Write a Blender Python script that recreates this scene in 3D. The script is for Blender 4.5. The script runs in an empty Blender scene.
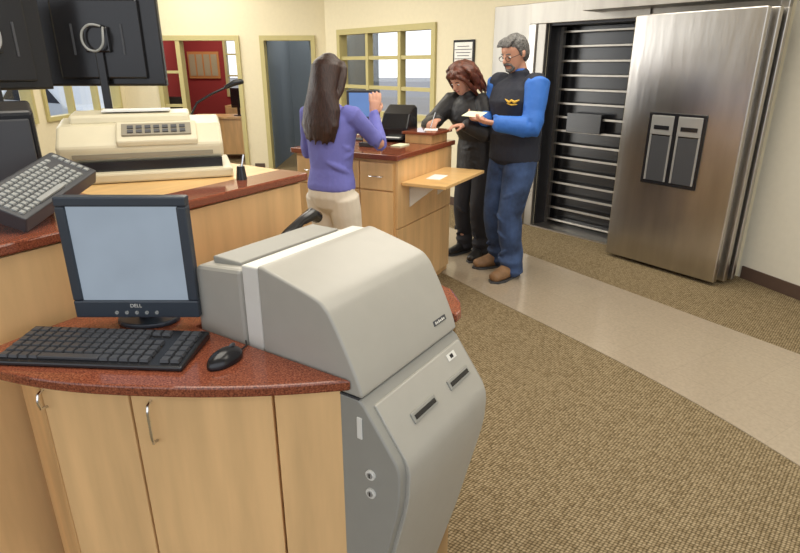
import bpy, bmesh, math, random
from mathutils import Vector, Matrix
random.seed(4)
SC = bpy.context.scene
COL = SC.collection
V = Vector

# ------------------------------------------------------------------ materials
def new_mat(name):
    m = bpy.data.materials.new(name); m.use_nodes = True
    nt = m.node_tree; b = nt.nodes['Principled BSDF']
    return m, nt, b
def mat(name, col, rough=0.5, metal=0.0, emit=0.0, var=0.0, vscale=20, bump=0.0, bscale=100, stretch=(1,1,1), spec=None, sss=0.0):
    m, nt, b = new_mat(name)
    b.inputs['Base Color'].default_value = (*col, 1)
    b.inputs['Roughness'].default_value = rough
    b.inputs['Metallic'].default_value = metal
    if spec is not None: b.inputs['Specular IOR Level'].default_value = spec
    if emit:
        b.inputs['Emission Color'].default_value = (*col, 1); b.inputs['Emission Strength'].default_value = emit
    if sss: b.inputs['Subsurface Weight'].default_value = sss; b.inputs['Subsurface Radius'].default_value = (.02,.008,.004)
    tc = nt.nodes.new('ShaderNodeTexCoord'); mp = nt.nodes.new('ShaderNodeMapping'); mp.inputs['Scale'].default_value = stretch
    nt.links.new(tc.outputs['Object'], mp.inputs[0])
    n = nt.nodes.new('ShaderNodeTexNoise'); n.inputs['Scale'].default_value = vscale; n.inputs['Detail'].default_value = 4
    nt.links.new(mp.outputs[0], n.inputs['Vector'])
    r = nt.nodes.new('ShaderNodeValToRGB')
    v = max(var, 0.02)
    r.color_ramp.elements[0].position = .3; r.color_ramp.elements[1].position = .7
    r.color_ramp.elements[0].color = (*[c*(1-v) for c in col], 1)
    r.color_ramp.elements[1].color = (*[min(1, c*(1+v)) for c in col], 1)
    nt.links.new(n.outputs[0], r.inputs[0]); nt.links.new(r.outputs[0], b.inputs['Base Color'])
    if bump:
        n2 = nt.nodes.new('ShaderNodeTexNoise'); n2.inputs['Scale'].default_value = bscale; n2.inputs['Detail'].default_value = 3
        nt.links.new(mp.outputs[0], n2.inputs['Vector'])
        bp = nt.nodes.new('ShaderNodeBump'); bp.inputs['Strength'].default_value = bump; bp.inputs['Distance'].default_value = .01
        nt.links.new(n2.outputs[0], bp.inputs['Height']); nt.links.new(bp.outputs[0], b.inputs['Normal'])
    return m
def carpet_mat(name, dark, light, scale):
    m, nt, b = new_mat(name)
    b.inputs['Roughness'].default_value = .95; b.inputs['Specular IOR Level'].default_value = .1
    tc = nt.nodes.new('ShaderNodeTexCoord'); mp = nt.nodes.new('ShaderNodeMapping')
    mp.inputs['Rotation'].default_value = (0, 0, .62); mp.inputs['Scale'].default_value = (1, 1.25, 1)
    nt.links.new(tc.outputs['Object'], mp.inputs[0])
    v = nt.nodes.new('ShaderNodeTexVoronoi'); v.inputs['Scale'].default_value = scale; v.inputs['Randomness'].default_value = .22
    nt.links.new(mp.outputs[0], v.inputs['Vector'])
    r = nt.nodes.new('ShaderNodeValToRGB')
    r.color_ramp.elements[0].position = .25; r.color_ramp.elements[0].color = (*light, 1)
    r.color_ramp.elements[1].position = .58; r.color_ramp.elements[1].color = (*dark, 1)
    nt.links.new(v.outputs['Distance'], r.inputs[0])
    sx = nt.nodes.new('ShaderNodeSeparateColor'); nt.links.new(v.outputs['Color'], sx.inputs[0])
    mx = nt.nodes.new('ShaderNodeMix'); mx.data_type = 'RGBA'; mx.blend_type = 'MULTIPLY'; mx.inputs[0].default_value = 1
    nt.links.new(r.outputs[0], mx.inputs[6])
    r2 = nt.nodes.new('ShaderNodeValToRGB'); r2.color_ramp.elements[0].position = .1; r2.color_ramp.elements[1].position = .8
    r2.color_ramp.elements[0].color = (.70, .67, .62, 1); r2.color_ramp.elements[1].color = (1, 1, 1, 1)
    nt.links.new(sx.outputs[0], r2.inputs[0]); nt.links.new(r2.outputs[0], mx.inputs[7])
    nt.links.new(mx.outputs[2], b.inputs['Base Color'])
    bp = nt.nodes.new('ShaderNodeBump'); bp.inputs['Strength'].default_value = .4; bp.inputs['Distance'].default_value = .003; bp.invert = True
    nt.links.new(v.outputs['Distance'], bp.inputs['Height']); nt.links.new(bp.outputs[0], b.inputs['Normal'])
    return m
def granite_mat():
    m, nt, b = new_mat('red_granite')
    b.inputs['Roughness'].default_value = .1
    tc = nt.nodes.new('ShaderNodeTexCoord')
    n = nt.nodes.new('ShaderNodeTexNoise'); n.inputs['Scale'].default_value = 260; n.inputs['Detail'].default_value = 3
    nt.links.new(tc.outputs['Object'], n.inputs['Vector'])
    r = nt.nodes.new('ShaderNodeValToRGB'); e = r.color_ramp.elements
    e[0].position = .34; e[0].color = (.10, .03, .018, 1)
    e[1].position = .5; e[1].color = (.235, .062, .030, 1)
    x = e.new(.66); x.color = (.33, .105, .052, 1)
    x = e.new(.76); x.color = (.38, .17, .10, 1)
    nt.links.new(n.outputs[0], r.inputs[0]); nt.links.new(r.outputs[0], b.inputs['Base Color'])
    return m
def glass_mat():
    m, nt, b = new_mat('window_glass')
    out = nt.nodes['Material Output']
    t = nt.nodes.new('ShaderNodeBsdfTransparent'); g = nt.nodes.new('ShaderNodeBsdfGlossy'); g.inputs['Roughness'].default_value = .02
    mx = nt.nodes.new('ShaderNodeMixShader'); mx.inputs[0].default_value = .08
    nt.links.new(t.outputs[0], mx.inputs[1]); nt.links.new(g.outputs[0], mx.inputs[2]); nt.links.new(mx.outputs[0], out.inputs[0])
    return m
def tile_mat():
    m, nt, b = new_mat('beige_tile')
    b.inputs['Roughness'].default_value = .16
    tc = nt.nodes.new('ShaderNodeTexCoord'); mp = nt.nodes.new('ShaderNodeMapping'); mp.inputs['Rotation'].default_value = (0, 0, 1.0)
    nt.links.new(tc.outputs['Object'], mp.inputs[0])
    br = nt.nodes.new('ShaderNodeTexBrick'); br.offset = 0; br.inputs['Scale'].default_value = 1.0
    br.inputs['Brick Width'].default_value = .31; br.inputs['Row Height'].default_value = .31; br.inputs['Mortar Size'].default_value = .002
    br.inputs['Color1'].default_value = (.385, .32, .235, 1); br.inputs['Color2'].default_value = (.37, .305, .225, 1); br.inputs['Mortar'].default_value = (.34, .28, .205, 1)
    nt.links.new(mp.outputs[0], br.inputs['Vector'])
    n = nt.nodes.new('ShaderNodeTexNoise'); n.inputs['Scale'].default_value = 60; n.inputs['Detail'].default_value = 6
    nt.links.new(mp.outputs[0], n.inputs['Vector'])
    mx = nt.nodes.new('ShaderNodeMix'); mx.data_type = 'RGBA'; mx.blend_type = 'OVERLAY'; mx.inputs[0].default_value = .2
    nt.links.new(br.outputs[0], mx.inputs[6]); nt.links.new(n.outputs[0], mx.inputs[7]); nt.links.new(mx.outputs[2], b.inputs['Base Color'])
    return m

MAT = dict(
 wall=mat('cream_wall_paint', (.76, .69, .50), .8, bump=.05, bscale=200),
 wallr=mat('pale_wall_paint', (.70, .665, .555), .8, bump=.05, bscale=200),
 ceil=mat('ceiling_white', (.8, .8, .78), .9),
 base=mat('brown_baseboard', (.09, .055, .04), .5),
 frame=mat('khaki_frame_paint', (.50, .44, .20), .45),
 red=mat('deep_red_wall', (.26, .022, .022), .8),
 bluegray=mat('blue_gray_wall', (.16, .20, .25), .8),
 tan=mat('tan_wall', (.36, .31, .20), .8),
 wood=mat('maple_veneer', (.64, .385, .165), .34, var=.16, vscale=3.2, stretch=(5, 5, .6)),
 wood2=mat('maple_veneer_light', (.72, .46, .215), .34, var=.13, vscale=3.0, stretch=(5, 5, .6)),
 woodflat=mat('maple_shelf', (.72, .46, .19), .3, var=.1, vscale=6, stretch=(1, 5, 5)),
 granite=granite_mat(), glass=glass_mat(), tile=tile_mat(),
 carpet=carpet_mat('carpet_loop', (.115, .085, .045), (.375, .295, .18), 72),
 steel=mat('brushed_steel', (.51, .485, .45), .28, 1.0, var=.1, vscale=3, stretch=(3, 3, .5), bump=.32, bscale=2.2),
 steel3=mat('satin_steel_panels', (.40, .38, .345), .42, 1.0, var=.1, vscale=3, stretch=(3, 3, .5), bump=.15, bscale=3),
 steel2=mat('steel_trim', (.50, .48, .45), .34, 1.0),
 silver=mat('silver_paint', (.36, .36, .35), .3, .4),
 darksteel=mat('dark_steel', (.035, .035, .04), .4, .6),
 dark=mat('black_plastic', (.013, .013, .015), .22),
 dark2=mat('charcoal_plastic', (.05, .052, .058), .4),
 navyplastic=mat('slate_bezel', (.035, .045, .06), .35),
 grayplastic=mat('gray_plastic', (.30, .31, .30), .5),
 machine=mat('warm_gray_enamel', (.39, .375, .33), .36, bump=.03, bscale=400),
 machined=mat('mid_gray_enamel', (.285, .28, .25), .42),
 white=mat('white_plastic', (.70, .69, .64), .4),
 cream=mat('cream_plastic', (.66, .60, .43), .38),
 creamd=mat('cream_plastic_dark', (.27, .24, .175), .5),
 paper=mat('white_paper', (.85, .85, .82), .8),
 ypaper=mat('pale_green_paper', (.75, .80, .55), .8),
 chrome=mat('chrome', (.8, .8, .8), .12, 1.0),
 skin=mat('skin_light', (.60, .31, .21), .5, sss=.1),
 lips=mat('lip', (.42, .13, .11), .5),
 eyew=mat('eye_white', (.8, .8, .78), .3), iris=mat('iris_dark', (.03, .02, .015), .2),
 hair1=mat('dark_brown_hair', (.034, .013, .009), .42, var=.5, vscale=40, stretch=(4, 4, .3), bump=.35, bscale=40),
 hair2=mat('auburn_hair', (.11, .03, .015), .42, var=.5, vscale=30, bump=.5, bscale=60),
 hair3=mat('salt_pepper_hair', (.12, .115, .11), .6, var=.7, vscale=90, bump=.6, bscale=80),
 purple=mat('periwinkle_knit', (.165, .17, .52), .8, bump=.8, bscale=11),
 khaki=mat('offwhite_trousers', (.72, .65, .54), .8, bump=.6, bscale=10),
 blackc=mat('black_jacket', (.018, .017, .018), .5, bump=1.0, bscale=12),
 blackp=mat('dark_trousers', (.02, .02, .025), .8, bump=.6, bscale=10),
 navy=mat('navy_fleece', (.012, .015, .028), .75, bump=1.0, bscale=12),
 blue=mat('royal_blue_shirt', (.03, .15, .54), .65, bump=1.0, bscale=12),
 jeans=mat('blue_denim', (.034, .064, .15), .85, var=.55, vscale=8, bump=1.0, bscale=9),
 shoe=mat('tan_brown_leather', (.22, .12, .055), .55, var=.2), shoeb=mat('black_leather', (.015, .014, .014), .35),
 gold=mat('gold_embroidery', (.75, .45, .05), .6),
 asphalt=mat('asphalt', (.22, .22, .23), .9, var=.2),
 orange=mat('orange_wood', (.50, .22, .07), .5),
 bark=mat('tree_bark', (.10, .075, .05), .9, var=.3), leaf=mat('evergreen_foliage', (.05, .09, .035), .9, var=.5, vscale=3),
 carp=mat('white_car_paint', (.5, .55, .6), .3), caru=mat('blue_car_paint', (.05, .10, .2), .3),
)
def screen_mat(name, col, e):
    m, nt, b = new_mat(name)
    tc = nt.nodes.new('ShaderNodeTexCoord')
    n = nt.nodes.new('ShaderNodeTexNoise'); n.inputs['Scale'].default_value = 9; n.inputs['Detail'].default_value = 2
    nt.links.new(tc.outputs['Object'], n.inputs['Vector'])
    r = nt.nodes.new('ShaderNodeValToRGB')
    r.color_ramp.elements[0].color = (*[c*.85 for c in col], 1); r.color_ramp.elements[1].color = (*[min(1, c*1.15) for c in col], 1)
    nt.links.new(n.outputs[0], r.inputs[0]); nt.links.new(r.outputs[0], b.inputs['Emission Color'])
    b.inputs['Base Color'].default_value = (.05, .05, .06, 1)
    b.inputs['Emission Strength'].default_value = e; b.inputs['Roughness'].default_value = .3
    return m
MAT['screen'] = screen_mat('lit_screen', (.33, .40, .47), .75)
MAT['screen2'] = screen_mat('blue_screen', (.12, .25, .55), .9)

# ------------------------------------------------------------------ mesh tools
def box(bm, x0, x1, y0, y1, z0, z1, M=None):
    vs = [bm.verts.new(p) for p in [(x0,y0,z0),(x1,y0,z0),(x1,y1,z0),(x0,y1,z0),(x0,y0,z1),(x1,y0,z1),(x1,y1,z1),(x0,y1,z1)]]
    for f in [(3,2,1,0),(4,5,6,7),(0,1,5,4),(1,2,6,5),(2,3,7,6),(3,0,4,7)]: bm.faces.new([vs[i] for i in f])
    if M is not None:
        for v in vs: v.co = M @ v.co
def prism(bm, poly, z0, z1):
    a = sum(poly[i][0]*poly[(i+1)%len(poly)][1]-poly[(i+1)%len(poly)][0]*poly[i][1] for i in range(len(poly)))
    if a < 0: poly = poly[::-1]
    lo = [bm.verts.new((p[0], p[1], z0)) for p in poly]; hi = [bm.verts.new((p[0], p[1], z1)) for p in poly]
    bm.faces.new(lo[::-1]); bm.faces.new(hi); n = len(poly)
    for i in range(n): bm.faces.new([lo[i], lo[(i+1)%n], hi[(i+1)%n], hi[i]])
def prof(bm, pr, x0, x1):
    a = [bm.verts.new((x0, p[0], p[1])) for p in pr]; b = [bm.verts.new((x1, p[0], p[1])) for p in pr]
    n = len(pr); bm.faces.new(a); bm.faces.new(b[::-1])
    for i in range(n): bm.faces.new([a[i], b[i], b[(i+1)%n], a[(i+1)%n]])
    bmesh.ops.recalc_face_normals(bm, faces=bm.faces)
def spline(pts, n=5):
    out = []
    for i in range(len(pts)-1):
        p0 = V(pts[max(0, i-1)]); p1 = V(pts[i]); p2 = V(pts[i+1]); p3 = V(pts[min(len(pts)-1, i+2)])
        for k in range(n):
            t = k/n
            out.append(.5*((2*p1)+(p2-p0)*t+(2*p0-5*p1+4*p2-p3)*t*t+(3*p1-p0-3*p2+p3)*t*t*t))
    out.append(V(pts[-1])); return out
def loft(bm, rings, seg=16, e=2.0):
    def ringv(c, rx, ry, X, Y):
        o = []
        for i in range(seg):
            t = 2*math.pi*i/seg; ct, st = math.cos(t), math.sin(t)
            k = (abs(ct)**e+abs(st)**e)**(-1/e)
            o.append(bm.verts.new(c+X*(rx*ct*k)+Y*(ry*st*k)))
        return o
    R = []
    def tang(i, j): 
        d = rings[j][0]-rings[i][0]
        return d.normalized() if d.length > 1e-9 else V((0, 0, 1))
    c, rx, ry, X, Y = rings[0]; t0 = tang(1, 0)
    m = min(rx, ry)
    pole0 = bm.verts.new(c+t0*m*.55)
    R.append(ringv(c+t0*m*.40, rx*.6, ry*.6, X, Y))
    for r in rings: R.append(ringv(*r))
    c, rx, ry, X, Y = rings[-1]; t1 = tang(-2, -1); m = min(rx, ry)
    R.append(ringv(c+t1*m*.40, rx*.6, ry*.6, X, Y)); pole1 = bm.verts.new(c+t1*m*.55)
    fs = []
    for a, b in zip(R[:-1], R[1:]):
        for i in range(seg): fs.append(bm.faces.new([a[i], a[(i+1)%seg], b[(i+1)%seg], b[i]]))
    for i in range(seg):
        fs.append(bm.faces.new([pole0, R[0][(i+1)%seg], R[0][i]])); fs.append(bm.faces.new([pole1, R[-1][i], R[-1][(i+1)%seg]]))
    bmesh.ops.recalc_face_normals(bm, faces=fs)
def limb(bm, pts, rad, side=None, flat=1.0, seg=12):
    pts = [V(p) for p in pts]; rings = []
    if side is None: side = V((1, 0, 0)) if abs((pts[-1]-pts[0]).normalized().x) < .8 else V((0, 1, 0))
    side = V(side)
    for i, p in enumerate(pts):
        a = pts[max(0, i-1)]; b = pts[min(len(pts)-1, i+1)]; t = (b-a).normalized()
        X = (side-t*side.dot(t)).normalized(); Y = t.cross(X).normalized()
        r = rad[i] if isinstance(rad, (list, tuple)) else rad
        rx, ry = (r if isinstance(r, tuple) else (r, r*flat))
        rings.append((p, rx, ry, X, Y))
    loft(bm, rings, seg)
def ell(bm, c, r, M=None, u=16, v=10):
    mm = Matrix.Translation(V(c)) @ (M if M is not None else Matrix.Identity(4)) @ Matrix.Diagonal((*r, 1))
    bmesh.ops.create_uvsphere(bm, u_segments=u, v_segments=v, radius=1, matrix=mm)
def cyl(bm, p0, p1, r0, r1=None, seg=20):
    r1 = r0 if r1 is None else r1; p0, p1 = V(p0), V(p1); t = (p1-p0).normalized()
    s = V((1, 0, 0)) if abs(t.x) < .8 else V((0, 1, 0)); X = (s-t*s.dot(t)).normalized(); Y = t.cross(X)
    A = []; B = []
    for i in range(seg):
        a = 2*math.pi*i/seg; d = X*math.cos(a)+Y*math.sin(a); A.append(bm.verts.new(p0+d*r0)); B.append(bm.verts.new(p1+d*r1))
    bm.faces.new(A[::-1]); bm.faces.new(B)
    for i in range(seg): bm.faces.new([A[i], A[(i+1)%seg], B[(i+1)%seg], B[i]])
def torus(bm, c, R, r, M=None, n=20, k=6, sx=1, sy=1):
    rows = []
    for i in range(n):
        a = 2*math.pi*i/n; row = []
        for j in range(k):
            b = 2*math.pi*j/k; p = V(((R+r*math.cos(b))*math.cos(a)*sx, r*math.sin(b), (R+r*math.cos(b))*math.sin(a)*sy))
            if M is not None: p = M.to_3x3() @ p
            row.append(bm.verts.new(V(c)+p))
        rows.append(row)
    for i in range(n):
        for j in range(k): bm.faces.new([rows[i][j], rows[(i+1)%n][j], rows[(i+1)%n][(j+1)%k], rows[i][(j+1)%k]])
def BM(): return bmesh.new()
def obj(name, bm, m, parent=None, bevel=0, smooth=False, label=None, seg=2):
    me = bpy.data.meshes.new(name); bm.normal_update(); bm.to_mesh(me); bm.free()
    me.materials.append(MAT[m] if isinstance(m, str) else m)
    if smooth:
        for p in me.polygons: p.use_smooth = True
    o = bpy.data.objects.new(name, me); COL.objects.link(o)
    if bevel:
        b = o.modifiers.new('bevel', 'BEVEL'); b.width = bevel; b.segments = seg; b.limit_method = 'ANGLE'; b.angle_limit = .6
    if parent is not None: o.parent = parent
    if label: o['label'] = label
    return o
def softprof(name, pr, x0, x1, m, parent, bevel=.008, ang=.45):
    """curved-profile shell: smooth along the curve, crisp at the ends"""
    b = BM(); prof(b, pr, x0, x1)
    for f in b.faces: f.smooth = True
    for e in b.edges:
        if len(e.link_faces) == 2 and e.calc_face_angle(0) > ang: e.smooth = False
    me = bpy.data.meshes.new(name); b.to_mesh(me); b.free(); me.materials.append(MAT[m])
    o = bpy.data.objects.new(name, me); COL.objects.link(o); o.parent = parent
    mod = o.modifiers.new('bevel', 'BEVEL'); mod.width = bevel; mod.segments = 3; mod.limit_method = 'ANGLE'; mod.angle_limit = ang; mod.harden_normals = True
    return o
def tag(o, label, cat, group=None):
    o['label'] = label; o['category'] = cat
    if group: o['group'] = group
    return o
def thing(name, label, cat, loc=(0, 0, 0), rz=0, group=None):
    e = bpy.data.objects.new(name, None); e.empty_display_size = .1; COL.objects.link(e)
    e.matrix_basis = Matrix.Translation(V(loc)) @ Matrix.Rotation(rz, 4, 'Z')
    return tag(e, label, cat, group)
def place(o, loc, rz=0): o.matrix_basis = Matrix.Translation(V(loc)) @ Matrix.Rotation(rz, 4, 'Z'); return o
def struct(o, label, cat='wall'): o['kind'] = 'structure'; o['label'] = label; o['category'] = cat; return o
def bx(name, m, parent, *a, bevel=0, label=None):
    b = BM(); box(b, *a); return obj(name, b, m, parent, bevel=bevel, label=label)
def text(name, s, size, m, parent, M, ext=.0006):
    cu = bpy.data.curves.new(name, 'FONT'); cu.body = s; cu.size = size; cu.extrude = ext; cu.align_x = 'CENTER'; cu.align_y = 'CENTER'
    t = bpy.data.objects.new('tmp', cu); COL.objects.link(t); bpy.context.view_layer.update()
    me = bpy.data.meshes.new_from_object(t.evaluated_get(bpy.context.evaluated_depsgraph_get()))
    bpy.data.objects.remove(t); me.materials.clear(); me.materials.append(MAT[m])
    o = bpy.data.objects.new(name, me); COL.objects.link(o); o.parent = parent; o.matrix_local = M; return o
def remesh(name, bm, m, vox, smooth=3, parent=None):
    me = bpy.data.meshes.new(name); bm.to_mesh(me); bm.free()
    o = bpy.data.objects.new(name, me); COL.objects.link(o)
    r = o.modifiers.new('r', 'REMESH'); r.mode = 'VOXEL'; r.voxel_size = vox; r.use_smooth_shade = True
    s = o.modifiers.new('s', 'SMOOTH'); s.iterations = smooth; s.factor = .5
    bpy.context.view_layer.update()
    me2 = bpy.data.meshes.new_from_object(o.evaluated_get(bpy.context.evaluated_depsgraph_get()))
    o.modifiers.clear(); o.data = me2; me2.name = name; me2.materials.clear(); me2.materials.append(MAT[m])
    for p in me2.polygons: p.use_smooth = True
    if parent is not None: o.parent = parent
    return o

# ------------------------------------------------------------------ camera
cam = bpy.data.cameras.new('camera'); co = bpy.data.objects.new('camera', cam); COL.objects.link(co); SC.camera = co
cam.sensor_width = 36; cam.lens = 573/800*36; cam.clip_start = .05; cam.clip_end = 200
co.location = (0, 0, 1.6); co.rotation_euler = (math.radians(90-20.25), 0, 0)

# ------------------------------------------------------------------ room shell
def wall_open(name, m, origin, ang, length, h, openings, th=.14, label='painted wall', x0=0):
    xs = sorted(set([x0, length]+[v for o in openings for v in o[:2]])); zs = sorted(set([0, h]+[v for o in openings for v in o[2:]]))
    b = BM()
    for i in range(len(xs)-1):
        for j in range(len(zs)-1):
            cx = (xs[i]+xs[i+1])/2; cz = (zs[j]+zs[j+1])/2
            if any(o[0] < cx < o[1] and o[2] < cz < o[3] for o in openings): continue
            box(b, xs[i], xs[i+1], 0, th, zs[j], zs[j+1])
    bmesh.ops.remove_doubles(b, verts=b.verts, dist=.0001)
    o = obj(name, b, m); place(o, origin, ang); return struct(o, label)
WA = math.atan2(-.770, .639); WO = (1.42, 5.925, 0)
WM = Matrix.Translation(V(WO)) @ Matrix.Rotation(WA, 4, 'Z')
def W(x, y=0, z=0): return WM @ V((x, y, z))

b = BM(); box(b, -4.5, 6, -2.5, 13.5, -.1, 0); struct(obj('floor', b, 'carpet'), 'tan and brown speckled loop carpet', 'floor')
far = [(.35, 6.1), (.72, 5.5), (1.095, 4.98), (2.354, 3.0), (3.1, 1.7), (3.3, .9)]
near = spline([(2.04, .9, 0), (1.88, 1.5, 0), (1.70, 2.0, 0), (1.53, 2.40, 0), (1.34, 2.77, 0), (1.13, 3.13, 0), (.92, 3.47, 0), (.70, 3.82, 0), (.42, 4.30, 0), (.0, 4.98, 0), (-.3, 5.5, 0)], 4)
b = BM(); prism(b, far+[(p.x, p.y) for p in near], 0, .004); struct(obj('floor.001', b, 'tile'), 'polished beige tile walkway strip', 'floor')
b = BM(); box(b, -4.5, 6, -1.0, 13, 3.0, 3.1); struct(obj('ceiling', b, 'ceil'), 'white ceiling', 'ceiling')
wv = wall_open('wall_vault', 'wall', WO, WA, 2.05, 3.0, [(-3.58, -1.56, .95, 2.06), (0, 1.0, 0, 1.97)], x0=-3.9, label='cream painted wall with vault opening')
BE = W(2.05)
wr = wall_open('wall_right', 'wallr', BE, math.atan2(-.944, .33), 6, 3.0, [], label='pale cream painted wall')
wb = wall_open('wall_back', 'wall', (-4.3, 9.4, 0), 0, 3.25, 3.0, [(.55, 1.86, 0, 2.02), (2.17, 3.01, 0, 2.02)], label='cream painted wall with doorways')
c0 = W(-3.9)
b = BM(); prism(b, [(-1.05, 9.4), (c0.x, c0.y), (c0.x+.12, c0.y+.12), (-.9, 9.5)], 0, 3.0); struct(obj('wall_return', b, 'wall'), 'short cream wall return')
wl = wall_open('wall_left', 'wall', (-4.3, -1, 0), math.pi/2, 10.4, 3.0, [(4.2, 6.0, .95, 2.5), (6.2, 8.0, .95, 2.5), (8.2, 10.2, .95, 2.5)], label='cream exterior wall with windows')
def baseb(name, origin, ang, x0, x1):
    b = BM(); box(b, x0, x1, -.014, 0, 0, .10); o = obj(name, b, 'base', bevel=.003); place(o, origin, ang); struct(o, 'dark brown baseboard', 'baseboard')
baseb('baseboard_vault', WO, WA, -3.9, -.68)
baseb('baseboard_right', BE, math.atan2(-.944, .33), 0.03, 6)
baseb('baseboard_back', (-4.3, 9.4, 0), 0, 1.94, 2.10)
baseb('baseboard_left', (-4.3, -1, 0), math.pi/2, 0, 10.4)
def gridframe(name, origin, ang, x0, x1, z0, z1, cols, rows, fw=.05, y0=-.03, y1=.10, hseps=None):
    b = BM()
    box(b, x0, x1, y0, y1, z1-fw, z1); box(b, x0, x1, y0, y1, z0, z0+fw)
    box(b, x0, x0+fw, y0, y1, z0+fw, z1-fw); box(b, x1-fw, x1, y0, y1, z0+fw, z1-fw)
    for i in range(1, cols):
        x = x0+(x1-x0)*i/cols; box(b, x-fw*.4, x+fw*.4, y0+.02, y1-.02, z0+fw, z1-fw)
    for j in range(1, rows):
        z = z0+(z1-z0)*j/rows; box(b, x0+fw, x1-fw, y0+.03, y1-.03, z-fw*.32, z+fw*.32)
    o = obj(name, b, 'frame'); place(o, origin, ang); struct(o, 'khaki painted multi-pane window frame', 'window')
    g = BM(); box(g, x0+fw, x1-fw, .03, .035, z0+fw, z1-fw); obj('glass', g, 'glass', o)
    return o
gridframe('window_1', WO, WA, -3.58, -1.56, .95, 2.06, 3, 3, fw=.07)
gridframe('window_2', (-4.3, -1, 0), math.pi/2, 4.2, 6.0, .95, 2.5, 2, 2)
gridframe('window_3', (-4.3, -1, 0), math.pi/2, 6.2, 8.0, .95, 2.5, 2, 2)
gridframe('window_4', (-4.3, -1, 0), math.pi/2, 8.2, 10.2, .95, 2.5, 3, 2)
def doorframe(name, x0, x1, mull=None):
    b = BM(); f = .065
    box(b, x0, x0+f, 9.36, 9.56, 0, 2.02); box(b, x1-f, x1, 9.36, 9.56, 0, 2.02); box(b, x0+f, x1-f, 9.36, 9.56, 1.95, 2.02)
    if mull:
        box(b, mull-f/2, mull+f/2, 9.37, 9.55, 0, 1.95)
        for z in (.5, 1.0, 1.5): box(b, x0+f, mull-f/2, 9.40, 9.50, z-.02, z+.02)
    struct(obj(name, b, 'frame'), 'khaki painted door frame', 'door frame')
doorframe('trim_1', -3.75, -2.44, mull=-3.38)
doorframe('trim_2', -2.13, -1.29)
wo = wall_open('wall_office', 'red', (-4.3, 12.2, 0), 0, 2.15, 3.0, [(.80, 1.25, 1.0, 2.2)], label='deep red office wall')
gridframe('window_6', (-4.3, 12.2, 0), 0, .80, 1.25, 1.0, 2.2, 1, 3)
b = BM(); box(b, -4.44, -4.3, 9.54, 12.2, 0, 3.0); struct(obj('wall_office_side', b, 'red'), 'deep red office side wall')
b = BM(); box(b, -2.15, -2.05, 9.54, 13, 0, 3.0); struct(obj('wall_partition', b, 'bluegray'), 'partition wall between two rooms')
b = BM(); box(b, -2.05, -.4, 11.4, 11.5, 0, 3.0); struct(obj('wall_room', b, 'bluegray'), 'blue gray room wall')
d = struct(thing('door_1', '', '', (-1.36, 9.56, 0), math.radians(97)), 'blue gray door standing open', 'door')
bx('door_leaf', 'bluegray', d, 0, .76, 0, .045, .01, 1.95, bevel=.003)
b = BM(); cyl(b, (.70, .045, 1.0), (.70, .10, 1.0), .01); cyl(b, (.70, .10, 1.0), (.60, .10, 1.0), .009); obj('handle', b, 'chrome', d)
b = BM(); box(b, -4.4, -1.0, 3.4, 3.5, 0, 1.15); box(b, -4.4, -1.0, 3.4, 3.5, 2.1, 3.0)
for x in (-4.4, -3.3, -2.2, -1.15): box(b, x, x+.18, 3.4, 3.5, 1.15, 2.1)
o = obj('wall_inner_office', b, 'tan'); place(o, WO, WA); struct(o, 'tan office wall with exterior windows')
b = BM(); box(b, -1.15, -1.0, .14, 3.4, 0, 3.0); o = obj('wall_inner_side', b, 'tan'); place(o, WO, WA); struct(o, 'tan office side wall')
for k, xx in enumerate((-2.1, -3.15)):
    bl = thing('window_blind', 'white horizontal slat blind hanging at office window', 'blind', W(xx, 3.33, 0), WA, group='blinds at the office windows')
    b = BM()
    for i in range(24): box(b, 0, .95, 0, .03, 1.2+i*.038, 1.212+i*.038)
    obj('slats', b, 'white', bl); bx('headrail', 'white', bl, -.01, .96, -.01, .04, 2.11, 2.16)
# office furniture behind the lattice window
fcab = thing('filing_cabinet', 'tan filing cabinet inside the office', 'filing cabinet', W(-2.5, 2.7, 0), WA)
bx('body', 'bluegray', fcab, 0, .5, 0, .55, 0, 1.32, bevel=.006)
for i in range(4):
    dd = bx('drawer', 'bluegray', fcab, .02, .48, -.015, 0, .04+i*.32, .33+i*.32, bevel=.004); bx('handle', 'chrome', dd, .18, .32, -.03, -.015, .18+i*.32, .20+i*.32)
b = BM(); box(b, -60, 60, -40, 90, -.5, -.15); struct(obj('ground', b, 'asphalt'), 'gray parking lot asphalt', 'ground')
def car(loc, rz, m, lab):
    c = thing('car', lab, 'car', loc, rz)
    b = BM(); prof(b, [(-2.1, .3), (-2.15, .75), (-1.2, .88), (-.6, 1.35), (.9, 1.38), (1.6, .95), (2.1, .85), (2.12, .3)], -.85, .85); obj('body', b, m, c, bevel=.06)
    b = BM(); prof(b, [(-1.05, .92), (-.58, 1.29), (.85, 1.31), (1.4, .95)], -.86, .86); obj('side_window', b, 'dark', c)
    for x in (-.86, .74):
        for y in (-1.3, 1.35):
            b = BM(); cyl(b, (x, y, .32), (x+.14, y, .32), .32); obj('wheel', b, 'dark', c)
car((-8.3, 15.0, -.15), math.radians(60), 'carp', 'silver white sedan parked outside the window')
car((-12.2, 14.0, -.15), math.radians(75), 'caru', 'dark blue sedan parked outside the window')
car((-14, 20.0, -.15), math.radians(80), 'carp', 'pale sedan parked farther out in the lot')
rt = random.Random(2)
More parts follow.
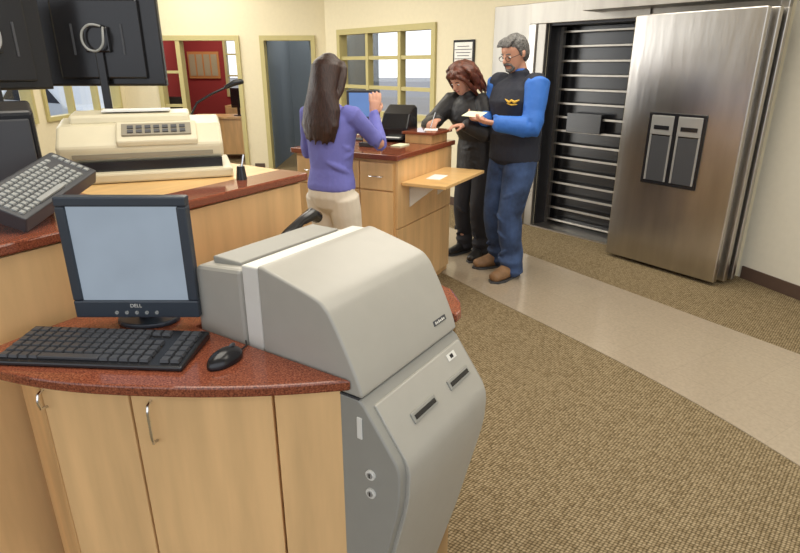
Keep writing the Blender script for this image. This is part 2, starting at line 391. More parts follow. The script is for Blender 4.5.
for i, (x, y, h) in enumerate(((-15.5, 17, 5.5), (-19, 27, 7), (-12, 28, 7.5), (-23, 20, 6), (-3, 30, 7), (3, 26, 6.5))):
    t = thing('tree', 'dark green evergreen tree beyond the parking lot', 'tree', (x, y, -.15), i, group='evergreen trees beyond the parking lot')
    b = BM(); cyl(b, (0, 0, 0), (0, 0, h*.8), .16, .05, 10); obj('trunk', b, 'bark', t)
    b = BM()
    for k in range(7):
        z = h*(.18+.115*k); r = h*.24*(1-k/7.6)
        A = [b.verts.new((r*math.cos(a*math.pi/7)*(1 if a % 2 else .72), r*math.sin(a*math.pi/7)*(1 if a % 2 else .72), z-rt.uniform(0, .15))) for a in range(14)]; top = b.verts.new((0, 0, z+h*.22)); bot = b.verts.new((0, 0, z+h*.03))
        for a in range(14): b.faces.new([A[a], A[(a+1) % 14], top]); b.faces.new([A[(a+1) % 14], A[a], bot])
    obj('foliage', b, 'leaf', t)

# ------------------------------------------------------------------ vault
vf = struct(thing('trim_3', '', '', WO, WA), 'brushed steel vault surround panels', 'vault frame')
bx('side_panel', 'steel3', vf, -.67, -.19, -.03, 0, 0, 2.155, bevel=.004)
bx('side_panel', 'steel3', vf, 1.02, 2.03, -.03, 0, 0, 2.30, bevel=.004)
bx('header', 'steel3', vf, -.19, 1.02, -.05, 0, 1.97, 2.155, bevel=.004)
bx('header', 'steel3', vf, .55, 2.03, -.30, -.03, 2.03, 2.20, bevel=.004)
bx('jamb', 'steel2', vf, -.19, -.10, -.07, 0, 0, 1.97, bevel=.006)
bx('jamb', 'steel3', vf, -.10, 0, -.05, 0.0, 0, 1.97, bevel=.006)
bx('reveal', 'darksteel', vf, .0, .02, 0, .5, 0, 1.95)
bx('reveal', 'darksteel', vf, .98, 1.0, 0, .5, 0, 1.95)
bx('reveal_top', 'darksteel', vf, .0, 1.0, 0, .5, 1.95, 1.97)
bx('edge_trim', 'steel2', vf, 1.98, 2.04, -.09, -.03, 0, 2.3, bevel=.006)
bx('threshold', 'steel2', vf, .0, 1.0, -.05, .5, 0, .015)
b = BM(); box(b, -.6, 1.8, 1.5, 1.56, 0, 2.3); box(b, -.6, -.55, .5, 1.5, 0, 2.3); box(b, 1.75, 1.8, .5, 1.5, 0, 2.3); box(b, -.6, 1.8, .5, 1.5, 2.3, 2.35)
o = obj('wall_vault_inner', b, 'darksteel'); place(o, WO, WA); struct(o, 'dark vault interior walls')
g = thing('vault_gate', 'steel day gate with horizontal slats inside vault opening', 'gate', W(0.02, .16), WA)
bx('gate_frame', 'steel2', g, .0, .035, 0, .04, .02, 1.945)
bx('gate_frame', 'steel2', g, .925, .96, 0, .04, .02, 1.945)
n = 15
for i in range(n):
    z = .06+i*(1.94-.10)/(n-1)
    bx('slat', 'steel3', g, .035, .925, .0, .03, z-.010, z+.010, bevel=.003)
bx('lock_box', 'dark', g, .18, .56, -.03, .05, .98, 1.16, bevel=.004)
bx('dark_backing', 'dark', g, .035, .925, .095, .105, .02, 1.945)  # black sheet put in for the dark vault interior behind the slats
ox = W(1.06, -.333)
vd = thing('vault_door', 'thick brushed stainless steel vault door swung fully open', 'vault door', ox, WA-math.radians(4.5))
bx('door_panel', 'steel', vd, 0, .97, 0, .05, .03, 1.965, bevel=.008)
bx('door_slab', 'steel2', vd, .03, .945, .05, .10, .05, 1.945, bevel=.006)
bx('door_slab', 'steel', vd, .0, 1.0, .10, .15, .03, 1.965, bevel=.006)
bx('door_core', 'darksteel', vd, .05, .95, .15, .19, .06, 1.93)
bx('door_slab', 'steel2', vd, .02, 1.015, .19, .235, .03, 1.965, bevel=.006)
bx('door_core', 'steel2', vd, .05, .97, .235, .28, .06, 1.93)
for z in (.35, 1.0, 1.65):
    b = BM(); cyl(b, (-.035, .14, z-.11), (-.035, .14, z+.11), .032); box(b, -.035, .0, .12, .16, z-.06, z+.06); obj('hinge', b, 'steel2', vd, smooth=False)
rc = bx('handle_recess', 'dark', vd, .245, .705, -.012, .0, .70, 1.255, bevel=.004)
for x0, x1 in ((.275, .460), (.495, .685)):
    bx('recess_plate', 'silver', rc, x0, x1, -.022, -.012, 1.09, 1.235, bevel=.004)
    bx('recess_frame', 'silver', rc, x0, x0+.016, -.020, -.012, .73, 1.09, bevel=.003)
    bx('recess_frame', 'silver', rc, x1-.016, x1, -.020, -.012, .73, 1.09, bevel=.003)
    bx('recess_plate', 'dark2', rc, x0+.016, x1-.016, -.016, -.012, .73, 1.08, bevel=.003)
    bx('recess_slot', 'dark', rc, x0+.03, x1-.03, -.026, -.022, 1.13, 1.16)
fr = thing('picture_frame', 'black framed paper notice hanging on cream wall', 'frame', W(-1.27, -.018), WA)
bx('frame', 'dark', fr, 0, .32, 0, .018, 1.465, 1.86, bevel=.003)
nb = bx('notice', 'paper', fr, .025, .295, -.004, 0, 1.49, 1.835)
for i in range(9):
    w = .09+.02*((i*5)%3); bx('printed_line', 'dark2', nb, .16-w, .16+w, -.006, -.004, 1.79-i*.032, 1.797-i*.032)
o = bx('light_switch', 'white', None, 0, .07, -.008, 0, 1.15, 1.27, bevel=.002); place(o, W(-1.40, 0), WA); tag(o, 'small white light switch plate on cream wall', 'switch')

# ------------------------------------------------------------------ near counter (lower, curved)
front = [(p.x, p.y) for p in spline([(-1.00, 1.165, 0), (-.88, 1.108, 0), (-.70, 1.060, 0), (-.4725, 1.040, 0), (-.28, 1.044, 0), (-.104, 1.068, 0)], 4)]
poly = front+[(-.527, 1.342), (-.298, 1.700), (.153, 1.412), (.168, 1.44), (.172, 1.50), (.155, 1.60), (.05, 1.745), (-.385, 2.20), (-.939, 1.278)]
b = BM(); prism(b, poly, .944, .97)
tag(obj('countertop', b, 'granite', bevel=.005), 'curved polished red granite worktop on maple cabinets', 'countertop')
tc = thing('teller_cabinet', 'curved maple teller cabinet under red granite worktop', 'cabinet')
cf = [(-.82, 1.133), (-.599, 1.096), (-.277, 1.081), (-.127, 1.087)]
b = BM(); prism(b, [(-.93, 1.235), (-.82, 1.155), (-.599, 1.118), (-.277, 1.103), (-.139, 1.106), (-.535, 1.345), (-.72, 1.58), (-.925, 1.26)], .06, .944)
obj('body', b, 'wood', tc)
t2 = thing('teller_cabinet', 'maple cabinet under worktop beside the gray machine', 'cabinet')
b = BM(); prism(b, [(.155, 1.45), (.155, 1.50), (.13, 1.58), (.03, 1.72), (-.385, 2.15), (-.55, 1.88), (-.29, 1.72)], .0, .944)
obj('body', b, 'wood', t2)
def panel(name, p, q, z0, z1, th, m, parent, gap=.003, off=0.0, hx=None, hz=(.80, .90), hr=.0035):
    p, q = V((*p, 0)), V((*q, 0)); d = (q-p); L = d.length; a = math.atan2(d.y, d.x)
    M = Matrix.Translation(p) @ Matrix.Rotation(a, 4, 'Z')
    b = BM(); box(b, gap, L-gap, -off, th-off, z0, z1, M); o = obj(name, b, m, parent, bevel=.002)
    if hx is not None:
        h = BM(); y = -off
        pts = [(hx, y, hz[1]), (hx, y-.018, hz[1]-.004), (hx, y-.022, hz[1]-.02), (hx, y-.022, hz[0]+.02), (hx, y-.018, hz[0]+.004), (hx, y, hz[0])]
        limb(h, [M @ V(c) for c in pts], hr, side=(d.normalized()), seg=8); obj('handle', h, 'chrome', o, smooth=True, label='brushed chrome pull handle')
    return o
panel('door', cf[0], cf[1], .08, .937, .02, 'wood2', tc, hx=.010, hz=(.865, .910))
panel('door', cf[1], cf[2], .08, .937, .02, 'wood2', tc, hx=.048, hz=(.80, .905))
panel('door', cf[2], cf[3], .08, .937, .02, 'wood2', tc)
panel('side_panel', (-.93, 1.225), cf[0], .08, .937, .02, 'wood', tc)
# ------------------------------------------------------------------ raised ledge
LA = math.atan2(.857, .515); LO = (-.948, 1.30, 0)
LM = Matrix.Translation(V(LO)) @ Matrix.Rotation(LA, 4, 'Z')
lc = thing('transaction_counter', 'tall maple transaction counter behind the workstation', 'counter', LO, LA)
bx('body', 'wood', lc, -.35, 1.10, .025, .90, 0, 1.170, bevel=.002)
bx('front_panel', 'wood2', lc, -.34, .50, .012, .025, .0, 1.165, bevel=.001)
bx('front_panel', 'wood2', lc, .505, 1.095, .012, .025, .0, 1.165, bevel=.001)
b = BM(); prism(b, [(.452, .152), (1.14, .152), (1.19, .93), (.452, .93)], 1.170, 1.198); obj('rear_top', b, 'woodflat', lc, bevel=.002, label='light maple work surface')
b = BM(); prism(b, [(-.37, 0), (1.13, 0), (1.14, .01), (1.145, .15), (.45, .15), (.45, .95), (-.37, .95)], 1.170, 1.20)
o = obj('countertop', b, 'granite', bevel=.006); place(o, LO, LA); tag(o, 'long red granite ledge on top of tall maple counter', 'countertop')

# ------------------------------------------------------------------ cash machine
MA = math.atan2(.835, .55); MO = (-.081, 1.055, 0)
mc = thing('cash_recycler', 'large gray coin and cash machine built into the counter', 'cash machine', MO, MA)
HW = .425
hp_ = [(.0, .93)]+[(p.x, p.y) for p in spline([(.0, .938, 0), (.012, .972, 0), (.044, 1.040, 0), (.076, 1.098, 0), (.093, 1.120, 0), (.118, 1.136, 0), (.19, 1.156, 0), (.272, 1.176, 0)], 4)]+[(.290, 1.176), (.290, .93)]
softprof('hood', hp_, 0, HW, 'machine', mc, .008)
b = BM(); prof(b, [(.292, .93), (.292, 1.170), (.345, 1.168), (.345, .93)], .004, HW-.004); obj('white_strip', b, 'white', mc, bevel=.004, label='off-white cover strip')
b = BM(); prof(b, [(.347, .93), (.347, 1.155), (.50, 1.140), (.52, 1.12), (.52, .93)], -.0, HW); obj('rear_cover', b, 'machine', mc, bevel=.01)
b = BM(); box(b, .03, HW-.03, .375, .475, 1.142, 1.160, None); obj('rear_hatch', b, 'machined', mc, bevel=.004)
lp = [(-.004, .914), (-.086, .800), (-.094, .782), (-.097, .755), (-.095, .70), (-.088, .655), (-.022, .37), (.050, .10)]
softprof('lower_cabinet', [(.45, .04), (.45, .926), (.010, .926)]+lp+[(.065, .04)], 0, HW, 'machined', mc, .006)
fo = [(-.016, .907), (-.095, .797), (-.1035, .778), (-.1065, .755), (-.1045, .70), (-.097, .652), (-.031, .37), (.033, .13)]
fi = [(-.002, .905), (-.08, .797), (-.088, .778), (-.09, .755), (-.088, .70), (-.08, .652), (-.015, .37), (.048, .13)]
dr = softprof('front_door', fo+fi[::-1], .026, HW-.014, 'machine', mc, .003)
sl = (V((0, -.095, .797))-V((0, -.016, .907))).normalized(); nrm = V((0, sl.z, -sl.y)).normalized()
if nrm.y > 0: nrm = -nrm
def onslope(w, s, h=0): return V((w, -.016, .907)) + sl*s + nrm*(h+.0005)
def slab(bm, w0, w1, s0, s1, h0, h1):
    vs = [bm.verts.new(onslope(*q)) for q in [(w0,s0,h0),(w1,s0,h0),(w1,s1,h0),(w0,s1,h0),(w0,s0,h1),(w1,s0,h1),(w1,s1,h1),(w0,s1,h1)]]
    for f in [(3,2,1,0),(4,5,6,7),(0,1,5,4),(1,2,6,5),(2,3,7,6),(3,0,4,7)]: bm.faces.new([vs[i] for i in f])
    bmesh.ops.recalc_face_normals(bm, faces=bm.faces)
for w in (.105, .275):
    b = BM(); slab(b, w, w+.105, .064, .090, -.003, .004); s_ = obj('slot_bezel', b, 'machined', dr, bevel=.002)
    b = BM(); slab(b, w+.008, w+.097, .072, .083, .004, .0055); obj('slot', b, 'dark', s_)
b = BM(); slab(b, .325, .365, .012, .030, .0, .0015); s_ = obj('label_plate', b, 'white', dr)
b = BM(); slab(b, .338, .352, .016, .026, .0015, .002); obj('arrow_mark', b, 'dark', s_)
bd = V((0, .032, .068)).normalized(); bn = V((0, -.068, .032)).normalized(); xw = V((1, 0, 0))
Mb = Matrix((( *xw[:], 0), (*bd[:], 0), (*bn[:], 0), (0, 0, 0, 1))).transposed()
Mb = Matrix.Translation(V((.355, .0135, .977))) @ Mb
b = BM(); box(b, -.030, .030, -.007, .007, -.002, .0015, Mb); bdg = obj('badge', b, 'dark2', mc, bevel=.001)
for i in range(6): 
    b = BM(); box(b, -.024+i*.008, -.019+i*.008, -.0035, .0035-.002*(i%2), .0015, .002, Mb); obj('badge_letter', b, 'white', bdg)
for z in (.695, .745):
    b = BM(); cyl(b, (0, -.02, z), (-.005, -.02, z), .0125); lk = obj('lock', b, 'white', mc, label='round silver key lock')
    b = BM(); cyl(b, (-.005, -.02, z), (-.007, -.02, z), .0075); obj('lock_core', b, 'silver', lk)
    b = BM(); box(b, -.0078, -.007, -.0212, -.0188, z-.005, z+.005); obj('keyhole', b, 'dark', lk)
bx('side_latch', 'white', mc, -.004, 0, .0, .014, .83, .885, bevel=.002)
bx('seam', 'dark2', mc, -.001, HW+.001, .008, .28, .926, .930)
ph = thing('telephone', 'black desk telephone with handset on granite worktop', 'telephone', (-.30, 1.93, .97), math.radians(-25))
b = BM(); prof(b, [(-.09, 0), (-.09, .03), (.08, .075), (.10, .07), (.10, 0)], -.09, .09); obj('base', b, 'dark2', ph, bevel=.006)
b = BM(); limb(b, [(-.055, -.10, .075), (-.055, -.07, .085), (-.055, 0, .115), (-.055, .07, .125), (-.055, .11, .105)], [.022, .024, .016, .024, .022]); obj('handset', b, 'dark', ph, smooth=True)
for i in range(3):
    for j in range(4): 
        z = .045+j*.009; bx('button', 'grayplastic', ph, .0+i*.025, .018+i*.025, -.05+j*.03, -.034+j*.03, z-.005, z+.006)

# ------------------------------------------------------------------ monitors
def monitor(label, loc, rz, w, h, scr, zc, bez='navyplastic', logo=None, border=.018, chin=.03, mount=None, name='computer_monitor', neckw=.03, bs=1.0):
    """local: faces -Y, origin on the support surface"""
    m = thing(name, label, 'monitor', loc, rz)
    z0, z1 = zc-h/2, zc+h/2; f = -.02
    b = BM(); box(b, -w/2, w/2, f, .01, z1-border, z1); box(b, -w/2, w/2, f, .01, z0, z0+chin)
    box(b, -w/2, -w/2+border, f, .01, z0+chin, z1-border); box(b, w/2-border, w/2, f, .01, z0+chin, z1-border)
    bz = obj('bezel', b, bez, m, bevel=.004)
    bx('screen', scr, m, -w/2+border, w/2-border, f+.007, f+.012, z0+chin, z1-border)
    b = BM(); box(b, -w/2+.002, w/2-.002, -.008, .018, z0+.002, z1-.002); box(b, -w*.36, w*.36, .018, .04, z0+.03, z1-.03); obj('back_shell', b, bez, m, bevel=.008)
    b = BM(); box(b, -neckw, neckw, .041, .056, .012, zc); obj('stand_neck', b, bez, m, bevel=.004)
    b = BM(); prism(b, [(.11*bs*math.cos(a*math.pi/12), .04+.08*bs*math.sin(a*math.pi/12)) for a in range(24)], 0, .013); obj('stand_base', b, bez, m, bevel=.004)
    if mount:
        b = BM(); box(b, -.05, .05, .04, .062, zc-.05, zc+.05); obj('mount_plate', b, 'dark', m, bevel=.006)
        pts = [(-.035, .064, zc+.045), (-.04, .085, zc+.02), (-.035, .09, zc-.02), (-.01, .092, zc-.045), (.025, .09, zc-.04), (.045, .088, zc-.01), (.04, .086, zc+.03), (.01, .08, zc+.055), (-.025, .064, zc+.05)]
        b = BM(); limb(b, [tuple(p) for p in spline(pts, 3)], .005, side=(.1, 1, .05), seg=8); obj('cable_loop', b, 'grayplastic', m, smooth=True, label='looped gray cable at mount')
        for s in (1, -1):
            b = BM(); box(b, s*.10-.004, s*.10+.004, .04, .044, zc-.06, zc+.06); obj('vent', b, 'dark2', m)
    else:
        for i in range(5):
            x = -.05+i*.025; b = BM(); cyl(b, (x, f, z0+chin*.33), (x, f-.003, z0+chin*.33), .0045, seg=12); obj('button', b, 'grayplastic', bz)
    if logo: text('logo', logo, .013, 'white', bz, Matrix.Translation((0, f-.0008, z0+chin*.72)) @ Matrix.Rotation(math.pi/2, 4, 'X'), .0004)
    return m
monitor('small slate monitor with lit pale screen on granite worktop', (-.658, 1.335, .97), 0, .310, .308, 'screen', .188, logo='DELL', border=.024, chin=.046, bs=.72)
monitor('black flat monitor seen from behind above the printer', (-1.26, 2.62, 1.2), math.radians(184), .49, .37, 'dark', .50, bez='dark', mount=1, neckw=.016)
monitor('black flat monitor seen from behind, angled beside another', (-1.53, 2.26, 1.2), math.radians(228), .42, .36, 'dark', .49, bez='dark', mount=1, neckw=.016)
bxm = thing('display_terminal', 'black boxy terminal on granite ledge', 'terminal', (-1.235, 1.80, 1.20), math.radians(35))
b = BM(); prof(b, [(-.08, 0), (-.10, .27), (-.02, .30), (.10, .24), (.12, 0)], -.10, .10); obj('housing', b, 'dark', bxm, bevel=.01)
bx('face_plate', 'dark2', bxm, -.085, .085, -.107, -.095, .05, .25, bevel=.004)

def keyboard(label, M, w, d, base_m, key_m, rows, cols, kh=.007, ks=.44, name='keyboard', ct=0):
    k = thing(name, label, 'keyboard'); k.matrix_basis = M
    b = BM(); prof(b, [(-d/2, -ct), (-d/2, .012), (d/2-.01, .024), (d/2, .020), (d/2, -ct)], -w/2, w/2); obj('case', b, base_m, k, bevel=.004)
    me = None; px = (w-.02)/cols; py = (d-.03)/rows
    slope = .012/d
    for r in range(rows):
        for c in range(cols):
            if rows == 6 and ((c in (15,) ) or (r == 0 and 3 < c < 10) or (r == 4 and 13 <= c)): 
                if not (r == 4 and c > 15): continue
            x = -w/2+.01+px*(c+.5); y = -d/2+.012+py*(r+.5); z = .012+(y+d/2)*slope+.0005
            if me is None:
                b = BM()
                vs0 = [(-ks, -ks), (ks, -ks), (ks, ks), (-ks, ks)]
                lo = [b.verts.new((p[0]*px, p[1]*py, 0)) for p in vs0]; hi = [b.verts.new((p[0]*px*.8, p[1]*py*.8, kh)) for p in vs0]
                b.faces.new(hi); 
                for i in range(4): b.faces.new([lo[i], lo[(i+1)%4], hi[(i+1)%4], hi[i]])
                o = obj('key', b, key_m, k); me = o.data; first = o
            else:
                o = first.copy(); COL.objects.link(o); o.parent = k
            o.location = (x, y, z)
    if rows == 6: bx('space_bar', key_m, k, -w/2+.01+px*4, -w/2+.01+px*10, -d/2+.013, -d/2+.012+py*.9, .013, .021, bevel=.002)
    return k
keyboard('black full-size computer keyboard on red granite worktop', Matrix.Translation((-.690, 1.200, .97)) @ Matrix.Rotation(math.radians(-4), 4, 'Z'), .44, .165, 'dark', 'dark2', 6, 18)
Lx = V((.03, .27, .06)).normalized(); n_ = V((.34, -.42, 1.05)); Yx = n_.cross(Lx).normalized(); Zx = Lx.cross(Yx).normalized()
Mk = Matrix(((Lx.x, Yx.x, Zx.x, -.985), (Lx.y, Yx.y, Zx.y, 1.55), (Lx.z, Yx.z, Zx.z, 1.285), (0, 0, 0, 1)))
keyboard('programmable keypad console propped at an angle on the ledge', Mk, .32, .14, 'dark2', 'grayplastic', 6, 17, .004, ks=.38, name='keypad_console', ct=.03)
ms = thing('computer_mouse', 'black computer mouse on red granite worktop', 'mouse', (-.395, 1.150, .97), math.radians(-28))
b = BM(); ell(b, (0, 0, .005), (.028, .050, .028), u=24, v=14)
for v in b.verts: v.co.z = max(v.co.z, 0.0)
obj('shell', b, 'dark', ms, smooth=True)
b = BM(); ell(b, (0, .025, .030), (.004, .010, .006)); obj('scroll_wheel', b, 'dark2', ms, smooth=True)
b = BM(); limb(b, [(0, .048, .006), (-.01, .08, .003), (-.05, .12, .003), (-.05, .17, .003)], .0018, seg=6); obj('cord', b, 'dark', ms, smooth=True)
cb = BM(); limb(cb, [(-.50, 1.38, .975), (-.485, 1.375, 1.0), (-.478, 1.35, 1.01), (-.478, 1.355, .99), (-.53, 1.41, .975), (-.6, 1.46, .975)], .0035, seg=6)
tag(obj('power_cable', cb, 'dark', smooth=True), 'black cable looping behind the monitor on worktop', 'cable')

# passbook printer
pr = thing('receipt_printer', 'wide cream passbook printer with sloped control panel on ledge', 'printer', (-.925, 2.155, 1.20), math.atan2(.33, .945))
b = BM(); prof(b, [(-.06, 0), (-.065, .036), (.30, .036), (.30, 0)], -.29, .285); obj('base_tray', b, 'cream', pr, bevel=.008)
bx('paper_recess', 'dark', pr, -.26, .25, -.02, .27, .036, .070)
b = BM(); prof(b, [(-.005, .068), (-.012, .125), (.07, .190), (.20, .212), (.29, .20), (.30, .068)], -.31, .26); obj('housing', b, 'cream', pr, bevel=.014, seg=3)
b = BM(); prof(b, [(.10, .19), (.11, .226), (.24, .236), (.28, .20)], -.27, .15); obj('top_cover', b, 'cream', pr, bevel=.01)
b = BM(); prof(b, [(-.0135, .12), (-.018, .142), (.062, .204), (.075, .192)], -.11, .17); rp_ = obj('raised_console', b, 'cream', pr, bevel=.006)
Mp = Matrix.Translation((.03, .0225, .1765)) @ Matrix.Rotation(math.atan2(.062, .080), 4, 'X')
b = BM(); box(b, -.12, .12, -.030, .030, -.003, .004, Mp); cp = obj('control_panel', b, 'creamd', pr, bevel=.002)
for i in range(7):
    for j in range(2):
        b = BM(); box(b, -.10+i*.03, -.08+i*.03, -.02+j*.022, -.006+j*.022, .004, .008, Mp); obj('button', b, 'dark2', cp)
bx('paper_slot', 'creamd', pr, -.26, .22, -.0135, -.005, .084, .098)
bx('paper_sheet', 'paper', pr, -.16, .08, .13, .23, .234, .240)
o = thing('ticket_printer', 'small black receipt printer on ledge', 'printer', (-1.06, 2.61, 1.20), math.radians(20))
b = BM(); prof(b, [(-.05, 0), (-.055, .12), (-.02, .20), (.07, .20), (.07, 0)], -.08, .10); obj('housing', b, 'dark', o, bevel=.01)
bx('feed_slot', 'dark2', o, -.07, .07, -.01, .01, .199, .203)
mic = thing('gooseneck_microphone', 'black gooseneck microphone on ledge', 'microphone', (-.80, 2.53, 1.20), 0)
b = BM(); cyl(b, (0, 0, 0), (0, 0, .02), .03, .025); obj('base', b, 'dark', mic)
b = BM(); limb(b, [(0, 0, .02), (-.06, .0, .12), (-.09, 0, .2), (-.06, 0, .25), (.0, .02, .285), (.07, .03, .315)], .005, seg=8); obj('neck', b, 'dark', mic, smooth=True)
b = BM(); limb(b, [(.06, .026, .312), (.10, .035, .330), (.13, .04, .335)], [.008, .013, .011], seg=10); obj('head', b, 'dark', mic, smooth=True)
pn = thing('pen_holder', 'small chrome and black pen holder on ledge', 'pen holder', (-.59, 2.13, 1.20), 0)
b = BM(); cyl(b, (0, 0, 0), (0, 0, .05), .02, .014); obj('cup', b, 'dark', pn)
b = BM(); cyl(b, (0, 0, .03), (.012, .01, .09), .004); obj('pen', b, 'chrome', pn)

# ------------------------------------------------------------------ far teller counter
FA = math.atan2(-.472, .88)
FO = (-.774, 4.105, 0); FL = .857; FD = .95
fc = thing('service_counter', 'maple service counter with drawers and granite top', 'counter', FO, FA)
bx('body', 'wood', fc, .03, FL-.03, .03, FD-.03, 0, 1.02, bevel=.002)
for i, (a, c) in enumerate(((.04, .30), (.305, .56), (.565, .82))):
    dd = bx('drawer', 'wood2', fc, a, c-.005, .015, .03, .82, 1.0, bevel=.002)
    b = BM(); limb(b, [((a+c)/2-.05, .015, .91), ((a+c)/2-.045, -.008, .91), ((a+c)/2+.045, -.008, .91), ((a+c)/2+.05, .015, .91)], .004, side=(0, 0, 1), seg=6); obj('handle', b, 'chrome', dd, smooth=True)
    bx('door', 'wood2', fc, a, c-.005, .015, .03, .10, .81, bevel=.002)
bx('end_panel', 'wood2', fc, FL-.03, FL-.014, .035, .47, .56, 1.015, bevel=.002)
bx('end_panel', 'wood2', fc, FL-.03, FL-.014, .475, FD-.035, .56, 1.015, bevel=.002)
bx('end_panel', 'wood2', fc, FL-.03, FL-.014, .035, FD-.035, .05, .553, bevel=.002)
o = bx('countertop', 'granite', None, 0, FL, 0, FD, 1.02, 1.055, bevel=.005); place(o, FO, FA); tag(o, 'red granite top on maple service counter', 'countertop')
rl = thing('raised_ledge', 'raised maple writing ledge with granite cap on service counter', 'ledge', FO, FA)
bx('riser', 'wood', rl, .59, FL-.05, .62, .90, 1.055, 1.12, bevel=.002); bx('cap', 'granite', rl, .57, FL-.02, .60, .93, 1.12, 1.14, bevel=.004)
sh = thing('fold_down_shelf', 'light maple fold-down shelf bracketed to end of counter', 'shelf', FO, FA)
bx('shelf_board', 'woodflat', sh, FL-.01, FL+.31, .08, .78, .85, .872, bevel=.003)
for y in (.20, .66):
    b = BM(); vs = [V((FL-.012, y, .85)), V((FL+.2, y, .85)), V((FL-.012, y, .68))]
    A = [b.verts.new(v) for v in vs]; B = [b.verts.new(v+V((0, .018, 0))) for v in vs]
    b.faces.new(A); b.faces.new(B[::-1])
    for i in range(3): b.faces.new([A[i], B[i], B[(i+1)%3], A[(i+1)%3]])
    bmesh.ops.recalc_face_normals(b, faces=b.faces); obj('bracket', b, 'white', sh)
FM = Matrix.Translation(V(FO)) @ Matrix.Rotation(FA, 4, 'Z')
o = bx('paper_slip', 'paper', None, -.05, .05, -.09, .09, 0, .002); place(o, FM @ V((FL+.12, .36, .872)), FA+.1); tag(o, 'white paper form lying on fold-down shelf', 'paper')
o = bx('paper_slip', 'paper', None, -.05, .05, -.08, .08, 0, .002); place(o, FM @ V((FL-.14, .80, 1.14)), FA+.4); tag(o, 'white deposit slip on raised granite ledge', 'paper')
o = bx('paper_stack', 'ypaper', None, -.04, .04, -.07, .07, 0, .008); place(o, FM @ V((FL-.22, .45, 1.055)), FA); tag(o, 'short stack of pale forms on granite counter', 'paper')
monitor('small computer monitor with lit blue screen on service counter', (-.275, 4.50, 1.055), math.radians(-5), .25, .22, 'screen2', .26, bez='dark2', bs=.8)
rp = thing('desk_printer', 'black desktop printer on service counter', 'printer', (.0, 4.58, 1.055), math.radians(-20))
b = BM(); prof(b, [(-.13, 0), (-.14, .10), (-.08, .20), (.05, .26), (.10, .24), (.11, 0)], -.11, .11); obj('housing', b, 'dark', rp, bevel=.012)
bx('paper_tray', 'dark2', rp, -.08, .08, -.20, -.13, .02, .03); bx('output_paper', 'paper', rp, -.06, .06, -.19, -.13, .031, .034)
o = thing('desk_organizer', 'small wood and dark tray on service counter', 'organizer', FM @ V((.48, .32, 1.055)), FA)
bx('tray', 'dark2', o, -.08, .08, -.05, .05, 0, .03, bevel=.003); bx('divider', 'wood', o, -.07, .07, -.005, .005, .03, .06)

# office furniture behind doorway
dk = thing('office_desk', 'maple office desk seen through doorway', 'desk', (-3.15, 10.7, 0), 0)
bx('desk_top', 'wood', dk, -.6, .75, -.35, .35, .72, .75); bx('desk_side', 'wood', dk, -.58, -.55, -.33, .33, 0, .72); bx('desk_side', 'wood', dk, .70, .73, -.33, .33, 0, .72); bx('modesty_panel', 'wood', dk, -.55, .70, -.30, -.28, .1, .72)
monitor('black monitor on office desk seen through doorway', (-2.85, 10.65, .75), math.radians(150), .42, .34, 'dark', .30, bez='dark')
rk = thing('picture_frame', 'wide wood framed picture set hanging on red wall', 'picture', (-4.22, 12.2, 0), 0)
bx('back_board', 'orange', rk, 0, .62, -.03, 0, 1.35, 1.85)
for i in range(4): bx('print', 'tan', rk, .03+i*.145, .145+i*.145, -.04, -.03, 1.40, 1.80)
rk = thing('picture_frame', 'small wood framed picture hanging on red wall', 'picture', (-2.95, 12.2, 0), 0)
bx('back_board', 'orange', rk, 0, .36, -.03, 0, 1.40, 1.85); bx('print', 'tan', rk, .04, .32, -.04, -.03, 1.45, 1.80)
bk = thing('credenza', 'low maple credenza against the red wall', 'cabinet', (-3.45, 11.75, 0), 0)
bx('body', 'wood', bk, 0, 1.1, 0, .42, 0, .85, bevel=.005)
for i in range(3): bx('door', 'wood2', bk, .02+i*.36, .36+i*.36, -.015, 0, .05, .82, bevel=.003)
lp_ = thing('table_lamp', 'small table lamp with cream shade on credenza', 'lamp', (-2.62, 11.95, .85), 0)
b = BM(); cyl(b, (0, 0, 0), (0, 0, .02), .07); cyl(b, (0, 0, .02), (0, 0, .28), .012); obj('base', b, 'chrome', lp_)
b = BM(); cyl(b, (0, 0, .24), (0, 0, .42), .13, .08); obj('lamp_shade', b, 'paper', lp_)
ch = thing('office_chair', 'black office chair behind the desk', 'chair', (-3.55, 9.98, 0), math.radians(160))
b = BM(); box(b, -.25, .25, -.24, .24, .44, .52); obj('seat', b, 'dark', ch, bevel=.03)
b = BM(); box(b, -.23, .23, .20, .27, .55, 1.12); obj('backrest', b, 'dark', ch, bevel=.03)
b = BM(); cyl(b, (0, 0, .08), (0, 0, .44), .03); box(b, -.03, .03, .2, .24, .46, .8)
for i in range(5):
    a = i*2*math.pi/5; cyl(b, (0, 0, .10), (.28*math.cos(a), .28*math.sin(a), .05), .022, .016)
    ell(b, (.28*math.cos(a), .28*math.sin(a), .03), (.03, .03, .03))
obj('base', b, 'dark2', ch)

